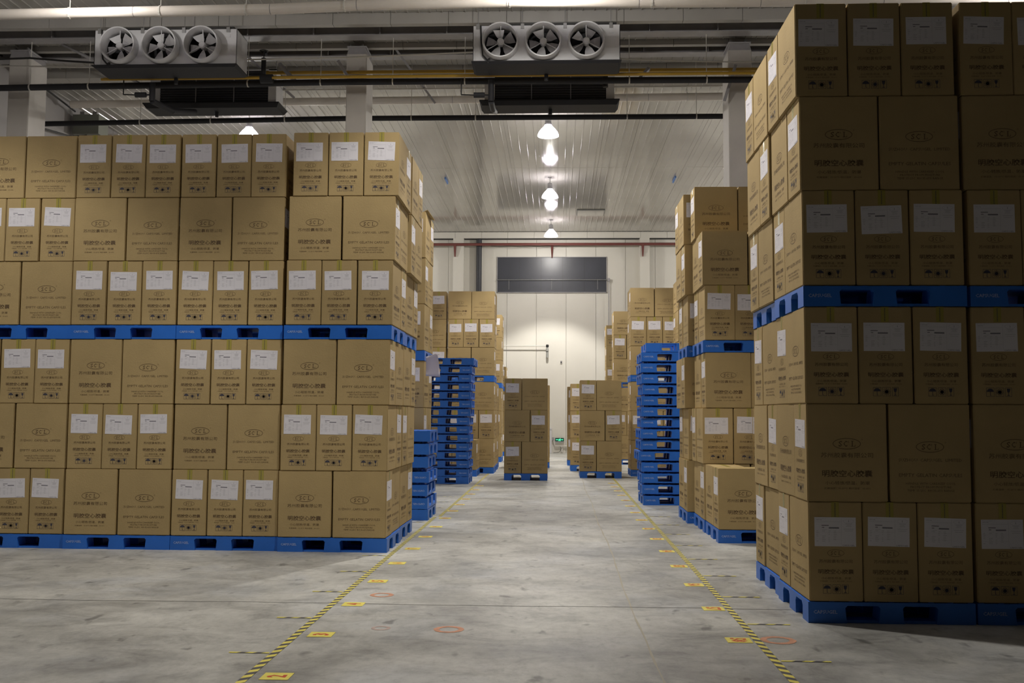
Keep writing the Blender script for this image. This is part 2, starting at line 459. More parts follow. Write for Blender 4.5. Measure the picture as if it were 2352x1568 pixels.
# red pipe
r = empty('fire_main_pipe', (0, YF - .5, 8.22), label='dark red horizontal pipe under the cornice of the far wall', cat='pipe')
MB().tube((XL + .3, 0, 0), (XR - .3, 0, 0), .055, 14).build('pipe', RED_P, r, smooth=True)
for xx in (-4.02, -.17, 3.4, -8, 7.5):
    bd_ = .09 if xx in (-4.02, 3.4) else .49
    o = MB().add([(-.05, -.04, -.02), (.05, -.04, -.02), (.02, bd_ - .06, -.46), (-.02, bd_ - .06, -.46), (-.05, bd_, -.02), (.05, bd_, -.02), (.02, bd_, -.46), (-.02, bd_, -.46)],
             [(0, 1, 2, 3), (4, 7, 6, 5), (0, 4, 5, 1), (3, 2, 6, 7), (0, 3, 7, 4), (1, 5, 6, 2)]).build('bracket', RED_P, r, loc=(xx, 0, -.02))
MB().path([(-2.6 + i * .12, -.02, -.07 - .03 * math.sin(i * .5) ** 2) for i in range(22)], .008, 6).build('cable', CABLE, r)
# dark riser, recess panel
MB().tube((-3.08, YF - .2, 0), (-3.08, YF - .2, 8.46), .11, 16).build('riser_pipe', mat('dark_riser', (.035, .037, .045, 1), .5), smooth=True, label='thick dark vertical riser pipe on the far wall', cat='pipe')
# small pipe arm
r = empty('sensor_arm', (-.35, YF - .12, 4.22), label='thin pale pipe on the far wall ending in a small dark sensor', cat='sensor')
MB().tube((-2.2, 0, 0), (0, 0, 0), .018).build('pipe', ROD, r)
MB().lathe([(0, .06), (.05, .05), (.06, 0), (.05, -.05), (0, -.06)], 14).build('sensor_head', CABLE, r, smooth=True)
MB().tube((0, 0, -.06), (0, 0, -.2), .035, r1=.05).tube((0, .03, -.2), (0, .03, -.46), .05).build('sensor_body_and_shadow', mat('sensor_shadow_grey', (.33, .33, .31, 1), .5), r, smooth=True)  # grey tubes below the head also stand in for its shadow on the wall
MB().box(-.035, -.03, -.05, .035, .0, .05).box(-.02, -.035, -.03, .02, -.028, .01, 1).build('wall_switch', [PAINT_GREY, CABLE], loc=(.2, YF - .002, 3.59), label='tiny grey switch box alone on the far wall', cat='switch')
# exit sign, pole, conduit
r = empty('exit_sign', (.14, YF - .03, .52), label='small glowing green exit sign low on the far wall', cat='sign')
MB().box(-.17, -.03, -.055, .17, .025, .075).build('sign_face', GREEN_OFF, r)
e = MB()
e.tube((0.03, -.034, .055), (.03, -.031, .055), .014, 12)
e.box(-.02, -.034, -.01, .045, -.031, .035).box(-.045, -.034, -.04, -.01, -.031, 0).box(.01, -.034, -.045, .04, -.031, -.005).box(-.05, -.034, .015, -.02, -.031, .03)
for sgn in (-1, 1):
    v = [(sgn * .06, -.034, .022), (sgn * .06, -.034, -.006), (sgn * .115, -.034, -.006), (sgn * .115, -.034, -.02), (sgn * .145, -.034, .008), (sgn * .115, -.034, .036), (sgn * .115, -.034, .022)]
    e.add(v, [tuple(range(7)) if sgn < 0 else tuple(reversed(range(7)))])
e.build('running_figure_and_arrows', GREEN_ON, r)
MB().box(-.17, -.03, -.105, .17, .025, -.057).build('battery_box', PAINT_GREY, r)
MB().box(-.05, -.11, 0, .045, 0, .92).box(-.055, -.12, .92, .05, 0, .98).build('corner_post', WHITE_PAINT, loc=(-.21, YF - .003, .005), label='short white upright post at the foot of the far wall', cat='post')
r = empty('skirting_conduit', (.1, YF - .04, .28), label='white conduit running low on the far wall under the exit sign', cat='conduit')
MB().tube((-.15, 0, 0), (3.0, 0, 0), .02).tube((-.15, 0, 0), (-.2, 0, .22), .018).build('pipe', ROD, r)
MB().box(-.26, -.02, .22, -.17, .03, .34).build('junction_box', PAINT_GREY, r)
MB().path([(.06, 0, 0), (.1, -.02, -.09), (.08, -.03, -.17), (.02, -.03, -.24), (-.2, -.01, -.27)], .008, 6).build('cable', CABLE, r)
MB().box(-.03, -.04, 0, .03, 0, .16).build('socket', ROD, r, loc=(.14, 0.03, -.25))
# hatch on the ceiling
MB().box(0, 0, -.03, 1.0, 1.0, .0).box(.03, .03, -.034, .97, .97, -.03, 1).build('ceiling_hatch', [mat('hatch_rim', (.2, .2, .19, 1), .5), CEIL], loc=(.72, 35.0, ZC - .014), label='square flush hatch in the far ceiling right of lamps', cat='hatch')
for xx in (-3.4, 3.6):
    MB().box(-.02, -.35, -.06, .02, .35, 0).build('blue_ceiling_marker', mat('blue_mark_%d' % (xx > 0), (.10, .22, .55, 1), .5), loc=(xx, 30.4, ZC - .012),
        label='small blue strip on the ceiling %s of the aisle lamps' % ('left' if xx < 0 else 'right'), cat='strip')

# ------------------------------------------------------------------ coolers
FAN_BLADE = None
def cooler_front(x0, label):
    """fans towards the camera; x0 = left edge"""
    y0, z0 = 17.2, 7.70
    W, D, Hh = 2.59, .60, .66
    r = empty('evaporator_cooler', (x0 + W / 2, y0, z0), label=label, cat='cooler', group='ceiling coolers')
    b = MB()
    hw = W / 2
    fx = [-.80, -.05, .70]
    # front plate with three openings is drawn as a ring-and-square layout
    cells = [-hw, (fx[0] + fx[1]) / 2, (fx[1] + fx[2]) / 2, hw]
    for k in range(3):
        cx, cz, rr = fx[k], .34, .285
        n = 32
        inner = [(cx + rr * math.cos(2 * math.pi * i / n + math.pi / n), 0, cz + rr * math.sin(2 * math.pi * i / n + math.pi / n)) for i in range(n)]
        outer = []
        for i in range(n):
            t = 2 * math.pi * i / n + math.pi / n
            dx, dz = math.cos(t), math.sin(t)
            ts = []
            if dx > 0: ts.append((cells[k + 1] - cx) / dx)
            if dx < 0: ts.append((cells[k] - cx) / dx)
            if dz > 0: ts.append((Hh - cz) / dz)
            if dz < 0: ts.append((0 - cz) / dz)
            q = min(ts)
            outer.append((cx + dx * q, 0, cz + dz * q))
        b.add(inner + outer, [(i, (i + 1) % n, n + (i + 1) % n, n + i) for i in range(n)])
        for cxx, czz in ((cells[k], 0), (cells[k + 1], 0), (cells[k], Hh), (cells[k + 1], Hh)):
            # corner triangles left open by the radial layout
            best = sorted(range(n), key=lambda i: (outer[i][0] - cxx) ** 2 + (outer[i][2] - czz) ** 2)[:2]
            b.add([outer[best[0]], outer[best[1]], (cxx, 0, czz)], [(0, 1, 2)])
    b.box(-hw, 0, 0, -hw + .01, D, Hh).box(hw - .01, 0, 0, hw, D, Hh).box(-hw, 0.002, Hh - .01, hw, D, Hh).box(-hw, .002, 0, hw, D, .01)
    b.build('casing', WHITE_PAINT, r)
    MB().box(-hw + .02, .30, .02, hw - .02, .56, Hh - .02).build('coil', mat('dark_coil', (.012, .012, .015, 1), .6), r)
    for k in range(3):
        sh = MB().lathe([(.285, .06), (.285, -.19), (.292, -.205), (.312, -.205), (.318, -.19), (.318, 0)], 40, axis='y', o=(fx[k], 0, .34)).build('fan_shroud', WHITE_PAINT, r, smooth=True)
        a0 = random.uniform(0, 1.3)
        bl = MB()
        for j in range(5):
            t = a0 + j * 2 * math.pi / 5
            vs = []
            for (rr, w_) in ((.06, .07), (.15, .13), (.262, .20)):
                for s_ in (-1, 1):
                    tt = t + s_ * w_ / 2 / max(rr, .12)
                    vs.append((fx[k] + rr * math.cos(tt), -.005 - s_ * .035 * (.5 + rr * 2), .34 + rr * math.sin(tt)))
            fs = [(0, 1, 3, 2), (2, 3, 5, 4)]
            vs2 = [(x, y + .006, z) for x, y, z in vs]
            bb = MB().add(vs, fs).add(vs2, [tuple(reversed(f)) for f in fs])
            bb.build('fan_blade', WHITE_PAINT if j % 2 else PAINT_GREY, sh)
        MB().lathe([(0, -.12), (.045, -.12), (.062, -.10), (.062, .0), (.05, .05), (0, .05)], 20, axis='y', o=(fx[k], 0, .34)).build('motor_hub', WHITE_PAINT, sh, smooth=True)
        g = MB()
        for t in (90, 210, 330):
            g.tube((fx[k] + .05 * math.cos(R(t)), -.07, .34 + .05 * math.sin(R(t))), (fx[k] + .287 * math.cos(R(t)), -.07, .34 + .287 * math.sin(R(t))), .008, 6)
        g.build('motor_arm', WHITE_PAINT, sh)
        MB().path([(fx[k] - .06, -.01, .02), (fx[k], -.03, .045), (fx[k] + .07, -.03, .035), (fx[k] + .13, -.01, .06)], .006, 6).build('cable', CABLE, r)
    # drip tray
    MB().frustum((-hw + .03, -.01, hw - .03, D - .03), (-hw - .02, -.05, hw + .02, D), -.035, -.002).box(-hw - .02, -.06, -.002, hw + .02, D + .01, .012).build('drip_tray', BLACK_FOAM, r)
    MB().box(-hw + .3, .02, Hh, hw - .06, .1, Hh + .05).build('top_rail', CABLE, r)
    for xx in (-hw + .09, -.42, .33, hw - .16):
        MB().box(xx - .03, -.02, Hh - .06, xx + .03, .05, Hh + .03).tube((xx, .03, Hh + .02), (xx, .03, ZC - .02 - z0), .007).build('hanger', STEEL, r)
    MB().box(-hw + .04, -.012, .02, -hw + .13, -.002, Hh - .14).box(hw - .2, -.006, Hh - .15, hw - .12, -.001, Hh - .10).build('wiring_box', WHITE_PAINT, r)
    MB().path([(-hw + .14, -.02, Hh), (-hw + .15, -.03, .35), (-hw + .18, -.04, .12), (-hw + .26, -.04, .03), (-hw + .30, -.03, .06), (-hw + .27, -.03, -.02)], .014, 8).build('cable', CABLE, r)
    return r

def cooler_rear(x0, label):
    y0, z0 = 19.3, 7.66
    W, D = 2.55, .5
    r = empty('evaporator_cooler', (x0 + W / 2, y0, z0), label=label, cat='cooler', group='ceiling coolers')
    hw = W / 2
    MB().box(-hw, 0, 0, -hw + .2, D, .7).box(hw - .16, 0, 0, hw, D, .7).box(-hw, 0, .68, hw, D, .7).build('casing', WHITE_PAINT, r)
    MB().box(-hw + .2, .03, 0, hw - .16, D, .68).build('coil', mat('dark_coil_back', (.02, .02, .024, 1), .5), r)
    me = MB().box(-hw + .2, .008, 0, hw - .16, .03, .012).mesh('coil_tube', mat('coil_tube', (.09, .09, .10, 1), .35, .5))
    for k in range(13): link('coil_tube', me, r, loc=(0, 0, .03 + k * .05))
    for xx in (-.35, .42): MB().box(xx - .008, .0, .0, xx + .008, .012, .68).build('coil_support', PAINT_GREY, r)
    MB().frustum((-hw - .04, -.08, hw + .04, .45), (-hw - .09, -.13, hw + .09, .5), -.10, -.02).box(-hw - .095, -.135, -.02, hw + .095, .51, .0).build('drip_tray', BLACK_FOAM, r)
    MB().tube((.02, .2, -.20), (.02, .2, -.09), .035).build('drain_pipe', BLACK_FOAM, r)
    for xx in (-hw + .09, hw - .09):
        MB().tube((xx, .3, .7), (xx, .3, ZC - .02 - z0), .008).build('hanger', STEEL, r)
    return r
cooler_front(-1.48, 'white three-fan cooler with fans facing forward, over the aisle')
cooler_front(-8.29, 'white three-fan cooler with fans facing forward, over the left bays')
cooler_rear(-1.42, 'dark-backed cooler facing away, hung behind the aisle cooler')
cooler_rear(-8.13, 'dark-backed cooler facing away, hung behind the left-hand cooler')

# suction elbows between the pairs
def elbow(pts, label, rr=.055):
    r = empty('insulated_elbow', pts[0], label=label, cat='pipe')
    p = [Vector(q) - Vector(pts[0]) for q in pts]
    MB().path(p, rr, 12).build('pipe', BLACK_FOAM, r, smooth=True)
    m_ = MB()
    m_.tube(p[1] + Vector((-.32, 0, .12)), p[1] + Vector((-.12, 0, .12)), .05, 12).tube(p[1] + Vector((-.12, 0, .12)), p[1] + Vector((0, 0, .12)), .015, 8)
    m_.build('valve', BLACK_FOAM, r, smooth=True)
    MB().path([p[1] + Vector(q) for q in ((-.55, 0, .42), (-.55, 0, .13), (-.3, 0, .12))], .012, 8).build('capillary', CABLE, r)
    return r
elbow([(-1.2, 17.94, 7.64), (-1.2, 17.95, 7.24), (-1.2, 18.5, 7.26), (-1.2, 19.2, 7.44)], 'thick black elbow pipe between the two aisle coolers')
elbow([(-7.52, 17.94, 7.64), (-7.52, 17.95, 7.30), (-7.35, 18.5, 7.28), (-7.15, 19.15, 7.46)], 'thick black elbow pipe between the two left-hand coolers')
MB().tube((0, 0, 0), (0, 0, -.35), .05).build('insulated_stub', BLACK_FOAM, loc=(.92, 18.6, 8.05), label='short black stub pipe beside the right end of the aisle coolers', cat='pipe', smooth=True)
for xx, lb in ((-.19, 'short black drain drop under the middle of the aisle cooler'), (-7.0, 'short black drain drop under the left-hand cooler')):
    MB().tube((0, 0, 0), (0, 0, -.14), .035).box(-.03, -.03, -.02, .03, .03, .0).build('drain_drop', BLACK_FOAM, loc=(xx, 17.75, 7.69), label=lb, cat='pipe')
r = empty('stop_valve', (-5.45, 18.0, 7.75), label='black valve with a hand wheel right of the left-hand cooler', cat='valve')
MB().tube((-.05, 0, -.03), (.18, 0, -.03), .085).tube((.0, 0, .0), (.0, 0, .36), .045).build('valve_body', BLACK_FOAM, r, smooth=True)
MB().lathe([(.06, -.012), (.085, 0), (.06, .012), (.055, 0)], 16, o=(0, 0, .5)).tube((0, 0, .3), (0, 0, .5), .01).tube((-.06, 0, .5), (.06, 0, .5), .006).build('hand_wheel', CABLE, r)

# long overhead lines: (points, radius)
def line(name, pts, rr, mt, label, cat='pipe', rods=(), ztop=None, n=12, rod_r=.007, pitch=None):
    c = Vector(pts[0])
    r = empty(name, pts[0], label=label, cat=cat)
    if pitch:      # a run of lengths, each with its seam
        for a, b in zip([Vector(p) for p in pts], [Vector(p) for p in pts[1:]]):
            k = max(1, round((b - a).length / pitch))
            for i in range(k):
                p, q = a.lerp(b, i / k) - c, a.lerp(b, (i + 1) / k) - c
                d = (q - p).normalized() * .006
                MB().tube(p + d, q - d, rr, 20).build('duct_length', mt, r, smooth=True)
            MB().tube(a - c, b - c, rr * .97, 12).build('duct_core', PAINT_GREY, r)
    else:
        MB().path([Vector(p) - c for p in pts], rr, n).build('pipe', mt, r, smooth=True)
    for x in rods:
        a, b = next((Vector(p), Vector(q)) for p, q in zip(pts, pts[1:]) if p[0] <= x <= q[0])
        t = (x - a.x) / (b.x - a.x)
        p = a.lerp(b, t)
        MB().tube((p.x - c.x, p.y - c.y, p.z - c.z + rr * .6), (p.x - c.x, p.y - c.y, (ztop or ZC) - c.z), rod_r, 8).tube((p.x - c.x - .012, p.y - c.y, p.z - c.z), (p.x - c.x + .012, p.y - c.y, p.z - c.z), rr * 1.12, n).build('hanger_rod', ROD, r)
    return r
line('insulated_pipe', [(-11.2, 18.2, 7.655), (-3.9, 18.2, 7.715), (10.6, 18.2, 7.66)], .060, BLACK_FOAM,
     'long black insulated pipe crossing in front of the columns', rods=(-9.99, -8.85, -5.8, -4.42, -3.06, -1.71, 1.34, 2.76, 4.2), ztop=8.55)
line('insulated_pipe', [(-10.75, 20.2, 7.555), (-4.3, 20.2, 7.62), (10.6, 20.2, 7.59)], .055, BLACK_FOAM,
     'long black insulated pipe crossing behind the columns', rods=(-8.7, -7.2, -5.64, -3., -1.67, 1.44, 2.85), ztop=8.74)
line('air_duct', [(-11.3, 15.5, 7.955), (-4.6, 15.5, 8.005), (-3.2, 15.5, 8.05), (-.8, 15.5, 8.075), (1.3, 15.5, 8.045), (10.8, 15.5, 7.98)], .085, DUCT, 'long pale round duct crossing the top of the picture', 'duct',
     rods=(-7.9, -6.4, -5.0, -3.4, -.75, 1.5, 3.9), pitch=2.1)
line('air_duct', [(-11.1, 22.0, 8.54), (10.8, 22.0, 8.62)], .085, DUCT, 'long pale round duct behind the rear coolers', 'duct',
     rods=(-9.2, -4.9, -2.9, .9, 2.9), pitch=2.1)
for dy, dz, lb in ((0, 0, 'lower front yellow pipe of the pair under the coolers'), (.10, .045, 'upper rear yellow pipe of the pair under the coolers')):
    line('yellow_pipe', [(-8.5, 17.95 + dy, 7.72 + dz), (10.6, 17.95 + dy, 7.72 + dz)], .024, YELLOW_P, lb)
for dy, dz, lb in ((0, 0, 'lower yellow pipe of the pair level with the cooler fans'), (.09, .05, 'upper yellow pipe of the pair level with the cooler fans')):
    line('yellow_pipe', [(-5.6, 18.45 + dy, 7.98 + dz), (10.6, 18.45 + dy, 7.94 + dz)], .024, YELLOW_P, lb)
line('cable_conduit', [(-5.9, 17.9, 8.05), (-3.9, 17.9, 8.07), (-1.3, 17.75, 8.10)], .014, ROD, 'thin pale conduit left of the aisle cooler', 'conduit')
line('cable_conduit', [(-5.7, 19.8, 8.10), (10.6, 19.8, 8.10)], .014, ROD, 'thin pale conduit behind the columns', 'conduit')
line('cable_conduit', [(1.1, 18.0, 8.03), (2.2, 18.0, 7.98), (3.2, 18.0, 7.95), (5.5, 18.0, 7.95)], .012, ROD, 'thin sagging pale cable right of the aisle cooler', 'cable')
line('power_cable', [(-11.3, 17.6, 7.98), (-10.4, 17.5, 7.96), (-9.6, 17.45, 7.96), (-8.9, 17.4, 7.88), (-8.34, 17.4, 7.84)], .018, CABLE, 'black cable looping to the left-hand cooler', 'cable')
line('cable_conduit', [(-11.3, 17.7, 7.93), (-8.2, 17.7, 7.86)], .014, ROD, 'thin pale conduit running to the left-hand cooler', 'conduit')
for (a, b, lb) in (((-5.25, 18.32, 8.12), (-4.9, 18.36, 7.74), 'slanted grey bracket arm right of the left-hand cooler'),
                   ((-4.1, 18.2, 8.12), (-3.9, 18.55, 7.80), 'slanted grey bracket arm on the middle column'),
                   ((1.72, 18.38, 7.98), (1.52, 18.27, 7.72), 'slanted grey bracket arm right of the aisle cooler'),
                   ((3.32, 18.33, 8.02), (3.14, 18.56, 7.40), 'slanted grey bracket arm on the right-hand column')):
    MB().tube(Vector((0, 0, 0)), Vector(b) - Vector(a), .04, 4).build('bracket_arm', PAINT_GREY, loc=a, label=lb, cat='bracket')
# diagonal struts under the steel beams
for (a, b, lb) in (((-9.7, 18.75, 8.72), (-7.9, 19.6, 7.9), 'thin diagonal strut at the far left of the roof steel'),
                   ((-6.3, 19.1, 8.72), (-5.4, 20.0, 8.0), 'thin diagonal strut right of the left-hand cooler'),
                   ((-3.2, 19.1, 8.72), (-2.5, 20.1, 7.9), 'thin diagonal strut between middle column and aisle cooler')):
    MB().tube(Vector((0, 0, 0)), Vector(b) - Vector(a), .03, 4).build('roof_strut', PAINT_GREY, loc=a, label=lb, cat='strut')
# left-wall box and cables
r = empty('wall_box', (-10.98, 22.5, 8.0), label='grey-green metal box mounted high on the left wall', cat='box')
MB().box(-.32, 0, 0, .30, .5, .46).build('casing', mat('grey_green_sheet', (.17, .18, .15, 1), .5), r)
MB().box(-.2, .1, .46, -.1, .2, .56).box(.1, .1, .46, .2, .2, .56).build('top_fitting', STEEL, r)
for (pts, lb) in (([(-11.25, 17.5, 8.75), (-11.25, 19.5, 8.72), (-11.2, 22.4, 8.50)], 'black cable slanting down to the grey wall box'),
                  ([(-11.3, 21.0, 7.72), (-11.25, 22.4, 7.9), (-11.0, 22.6, 7.98)], 'black cable rising to the underside of the grey wall box'),
                  ([(-11.35, 14.0, 7.93), (-11.35, 19.5, 7.93)], 'upper black pipe along the left wall'),
                  ([(-11.35, 14.0, 7.75), (-11.35, 19.5, 7.75)], 'lower black pipe along the left wall')):
    line('wall_cable', pts, .02, CABLE, lb, 'cable')

# ------------------------------------------------------------------ text to mesh
def text_polys(body, width=None, height=None, weight=0.0):
    cu = bpy.data.curves.new('t', 'FONT')
    cu.body = body; cu.size = 1; cu.resolution_u = 1; cu.offset = weight
    cu.align_x = 'CENTER'
    o = bpy.data.objects.new('t', cu)
    COL.objects.link(o)
    dg = bpy.context.evaluated_depsgraph_get(); dg.update()
    me = bpy.data.meshes.new_from_object(o.evaluated_get(dg))
    vs = [(v.co.x, v.co.y) for v in me.vertices]
    fs = [tuple(p.vertices) for p in me.polygons]
    bpy.data.objects.remove(o); bpy.data.curves.remove(cu); bpy.data.meshes.remove(me)
    if not vs: return [], []
    x0, x1 = min(v[0] for v in vs), max(v[0] for v in vs); y0, y1 = min(v[1] for v in vs), max(v[1] for v in vs)
    sx = (width / (x1 - x0)) if width else None
    sy = (height / (y1 - y0)) if height else None
    sx = sx or sy; sy = sy or sx
    return [((x - (x0 + x1) / 2) * sx, (y - (y0 + y1) / 2) * sy) for x, y in vs], fs

class Print:
    def __init__(s): s.v = []; s.f = []; s.m = []
    def put(s, vf, u, v, mi=0, rot=0):
        vs, fs = vf; o = len(s.v); c, sn = math.cos(rot), math.sin(rot)
        s.v += [(u + x * c - y * sn, v + x * sn + y * c) for x, y in vs]
        s.f += [tuple(i + o for i in f) for f in fs]; s.m += [mi] * len(fs)
    def rect(s, u0, v0, u1, v1, mi=0): s.put(([(u0, v0), (u1, v0), (u1, v1), (u0, v1)], [(0, 1, 2, 3)]), 0, 0, mi)
    def poly(s, pts, mi=0): s.put((pts, [tuple(range(len(pts)))]), 0, 0, mi)
    def frame(s, u0, v0, u1, v1, t, mi=0):
        s.rect(u0, v0, u1, v0 + t, mi); s.rect(u0, v1 - t, u1, v1, mi); s.rect(u0, v0 + t, u0 + t, v1 - t, mi); s.rect(u1 - t, v0 + t, u1, v1 - t, mi)
    def ellipse(s, cu, cv, a, b, t, mi=0, n=32):
        vs = []
        for i in range(n):
            q = 2 * math.pi * i / n
            vs += [(cu + a * math.cos(q), cv + b * math.sin(q)), (cu + (a - t) * math.cos(q), cv + (b - t) * math.sin(q))]
        s.put((vs, [(2 * i, (2 * i + 2) % (2 * n), (2 * i + 3) % (2 * n), 2 * i + 1) for i in range(n)]), 0, 0, mi)

T = {}
def tx(body, w_=None, h_=None, wt=0.0):
    k = (body, w_, h_, wt)
    if k not in T: T[k] = text_polys(body, w_, h_, wt)
    return T[k]

def scl(P, cu, cv, a, b, mi=0):
    P.ellipse(cu, cv, a, b, a * .045, mi)
    h = b * 1.02; k = a / .1
    # serifed capitals
    P.put(tx('S', a * .25, h, .012), cu - a * .46, cv, mi)
    P.put(tx('C', a * .28, h, .012), cu - .01 * k, cv, mi)
    x = cu + a * .46
    P.rect(x - a * .10, cv - h / 2, x - a * .035, cv + h / 2, mi)
    P.rect(x - a * .16, cv + h / 2 - a * .03, x + a * .03, cv + h / 2, mi)
    P.rect(x - a * .16, cv - h / 2, x + a * .15, cv - h / 2 + a * .035, mi)
    P.rect(x + a * .12, cv - h / 2, x + a * .15, cv - h * .18, mi)
    P.rect(cu + a * (-.46 + .085), cv + h * .22, cu + a * (-.46 + .115), cv + h / 2, mi)
    P.rect(cu + a * (-.46 - .115), cv - h / 2, cu + a * (-.46 - .085), cv - h * .22, mi)
    P.rect(cu + a * .10, cv + h * .18, cu + a * .13, cv + h / 2, mi)
    P.ellipse(cu + a * 1.10, cv + b * .80, a * .055, a * .055, a * .015, mi, 10)

BH, BW, BD = .731, .595, .395     # carton height, wide face, narrow face
def face_zh():
    P = Print()
    scl(P, 0, BH - .300, .104, .042)
    P.put(tx('苏州胶囊有限公司', .385, .038), 0, BH - .385)
    P.put(tx('明胶空心胶囊', .372, .052, .012), 0, BH - .522)
    P.put(tx('小心轻放/低温，防潮', .325, .027), 0, BH - .592)
    P.put(tx('贮藏温度：15-25℃ 相对湿度：35-65%', .34, .014), 0, BH - .632)
    return P
def face_en():
    P = Print()
    scl(P, 0, BH - .320, .104, .042)
    P.put(tx('SUZHOU  CAPSUGEL  LIMITED', .465, .023), 0, BH - .418)
    P.put(tx('EMPTY GELATIN CAPSULES', .465, .026), 0, BH - .530)
    P.put(tx('HANDLE WITH CARE/KEEP COOL', .365, .016), 0, BH - .592)
    P.put(tx('PROTECT FROM MOISTURE', .30, .016), 0, BH - .618)
    P.put(tx('TEMP 15-25C  RH 35-65% RANGE', .345, .016), 0, BH - .644)
    return P
def face_narrow():
    P = Print()
    scl(P, 0, BH - .378, .062, .027)
    P.put(tx('苏州胶囊有限公司', .245, .026), 0, BH - .438)
    P.put(tx('明胶空心胶囊', .262, .036, .012), 0, BH - .514)
    P.put(tx('小心轻放/低温，防潮', .215, .018), 0, BH - .562)
    P.put(tx('贮藏温度：15-25℃ 相对湿度：35-65%', .235, .010), 0, BH - .584)
    # three pictogram boxes: umbrella, sun, glass
    z = BH - .642; s = .033
    for k, u in enumerate((-.068, .002, .066)):
        ww = .030 if k < 2 else .024
        P.frame(u - ww, z - s, u + ww, z + s, .0022, 1)
    u = -.068
    P.poly([(u + .026 * math.cos(q), z + .003 + .024 * math.sin(q)) for q in [math.pi * i / 10 for i in range(11)]], 1)
    P.rect(u - .0018, z - .026, u + .0018, z + .004, 1); P.rect(u - .0018, z - .026, u + .008, z - .023, 1)
    u = .002
    for i in range(12):
        q = 2 * math.pi * i / 12
        P.poly([(u + .004 * math.cos(q + 1.2), z + .004 * math.sin(q + 1.2)), (u + .026 * math.cos(q - .09), z + .026 * math.sin(q - .09)), (u + .026 * math.cos(q + .09), z + .026 * math.sin(q + .09)), (u + .004 * math.cos(q - 1.2), z + .004 * math.sin(q - 1.2))], 1)
    P.poly([(u + .012 * math.cos(q), z + .012 * math.sin(q)) for q in [2 * math.pi * i / 12 for i in range(12)]], 1)
    u = .066
    P.poly([(u - .013, z + .026), (u - .009, z + .003), (u - .002, z - .004), (u + .002, z - .004), (u + .009, z + .003), (u + .013, z + .026)], 1)
    P.rect(u - .002, z - .024, u + .002, z - .004, 1); P.rect(u - .009, z - .027, u + .009, z - .023, 1)
    return P

def carton_meshes():
    # body: softly bevelled box with flap seam on top
    bm = bmesh.new()
    bmesh.ops.create_cube(bm, size=1)
    bmesh.ops.scale(bm, vec=(BW, BD, BH), verts=bm.verts)
    bmesh.ops.translate(bm, vec=(0, 0, BH / 2), verts=bm.verts)
    bmesh.ops.bevel(bm, geom=bm.edges[:], offset=.006, segments=2, affect='EDGES')
    body = bpy.data.meshes.new('carton'); bm.to_mesh(body); bm.free(); body.materials.append(KRAFT)
    body.shade_smooth(); body.set_sharp_from_angle(angle=R(50))
    E = .0008
    def wrap(P, fn):
        out = MB()
        out.v = [fn(u, v) for u, v in P.v]; out.f = P.f; out.m = P.m
        return out.mesh('printed_lettering', INK, INK2)
    N_ = face_narrow()
    pr = {0: wrap(face_zh(), lambda u, v: (u, -BD / 2 - E, v)),          # face normals -Y, +X, +Y, -X
          1: wrap(N_, lambda u, v: (BW / 2 + E, u, v)),
          2: wrap(face_en(), lambda u, v: (-u, BD / 2 + E, v)),
          3: wrap(N_, lambda u, v: (-BW / 2 - E, -u, v))}
    # shipping label in its own frame: centred, facing -X
    LW, LH = .305, .215
    lab = MB().box(-.0012, -LW / 2, -LH / 2, 0, LW / 2, LH / 2).mesh('shipping_label', PAPER)
    P = Print()
    P.put(tx('PRODUCT LABEL NO. 1', .09, .005), -.10, .098, 1)
    P.put(tx('CAPSUGEL', .045, .006), -.12, .088, 0)
    P.rect(.045, -.10, .0462, .10, 1)
    P.rect(-.145, .073, .045, .0745, 1)
    P.rect(-.10, .044, -.047, .050, 0); P.rect(-.098, .029, -.080, .0345, 0); P.rect(-.047, .024, .028, .034, 0)
    P.rect(-.095, .015, -.06, .017, 1)
    random.seed(3)
    for row in range(7):
        v = .004 - row * .0125
        for (a, b) in ((-.14, -.12), (-.098, -.07), (-.05, -.034), (-.012, .012)):
            if random.random() < .85: P.rect(a, v, b - random.uniform(0, .008), v + .0035, 1)
    P.rect(-.145, -.005 + .0, .045, -.0042, 1); P.rect(-.145, -.055, .045, -.0542, 1)
    P.ellipse(.10, .080, .040, .016, .0015, 1, 24)
    P.put(tx('1', None, .014, .02), .10, .080, 0)
    for v, a in ((.058, .05), (.050, .035), (.040, .04), (.020, .075), (.006, .06)): P.rect(.10 - a / 2, v, .10 + a / 2, v + .003, 1)
    P.put(tx('CAPSUGEL', .092, .011), .098, -.099, 0)
    lp = MB(); lp.v = [(-.0016, -u, v) for u, v in P.v]; lp.f = P.f; lp.m = P.m
    lprint = lp.mesh('label_print', PAPER_INK, PAPER_GREY)
    # tape: down the narrow face from the top edge, over the top seam
    t = MB()
    t.box(-BW / 2 - .0012, -.028, BH - .115, -BW / 2 + .0, .028, BH - .003)
    t.box(-BW / 2, -.028, BH - .002, BW / 2, .028, BH + .0006)
    tape = t.mesh('packing_tape', TAPE)
    ink = MB()
    for k in range(9): ink.box(-BW / 2 - .0018, -.003, BH - .108 + k * .0115, -BW / 2 - .001, .004, BH - .102 + k * .0115)
    tink = ink.mesh('tape_print', INK2)
    return body, pr, lab, lprint, tape, tink
CM = carton_meshes()
random.seed(21)

ORD = ['bottom', 'second', 'third', 'fourth', 'fifth', 'top']
N_CART = [0]
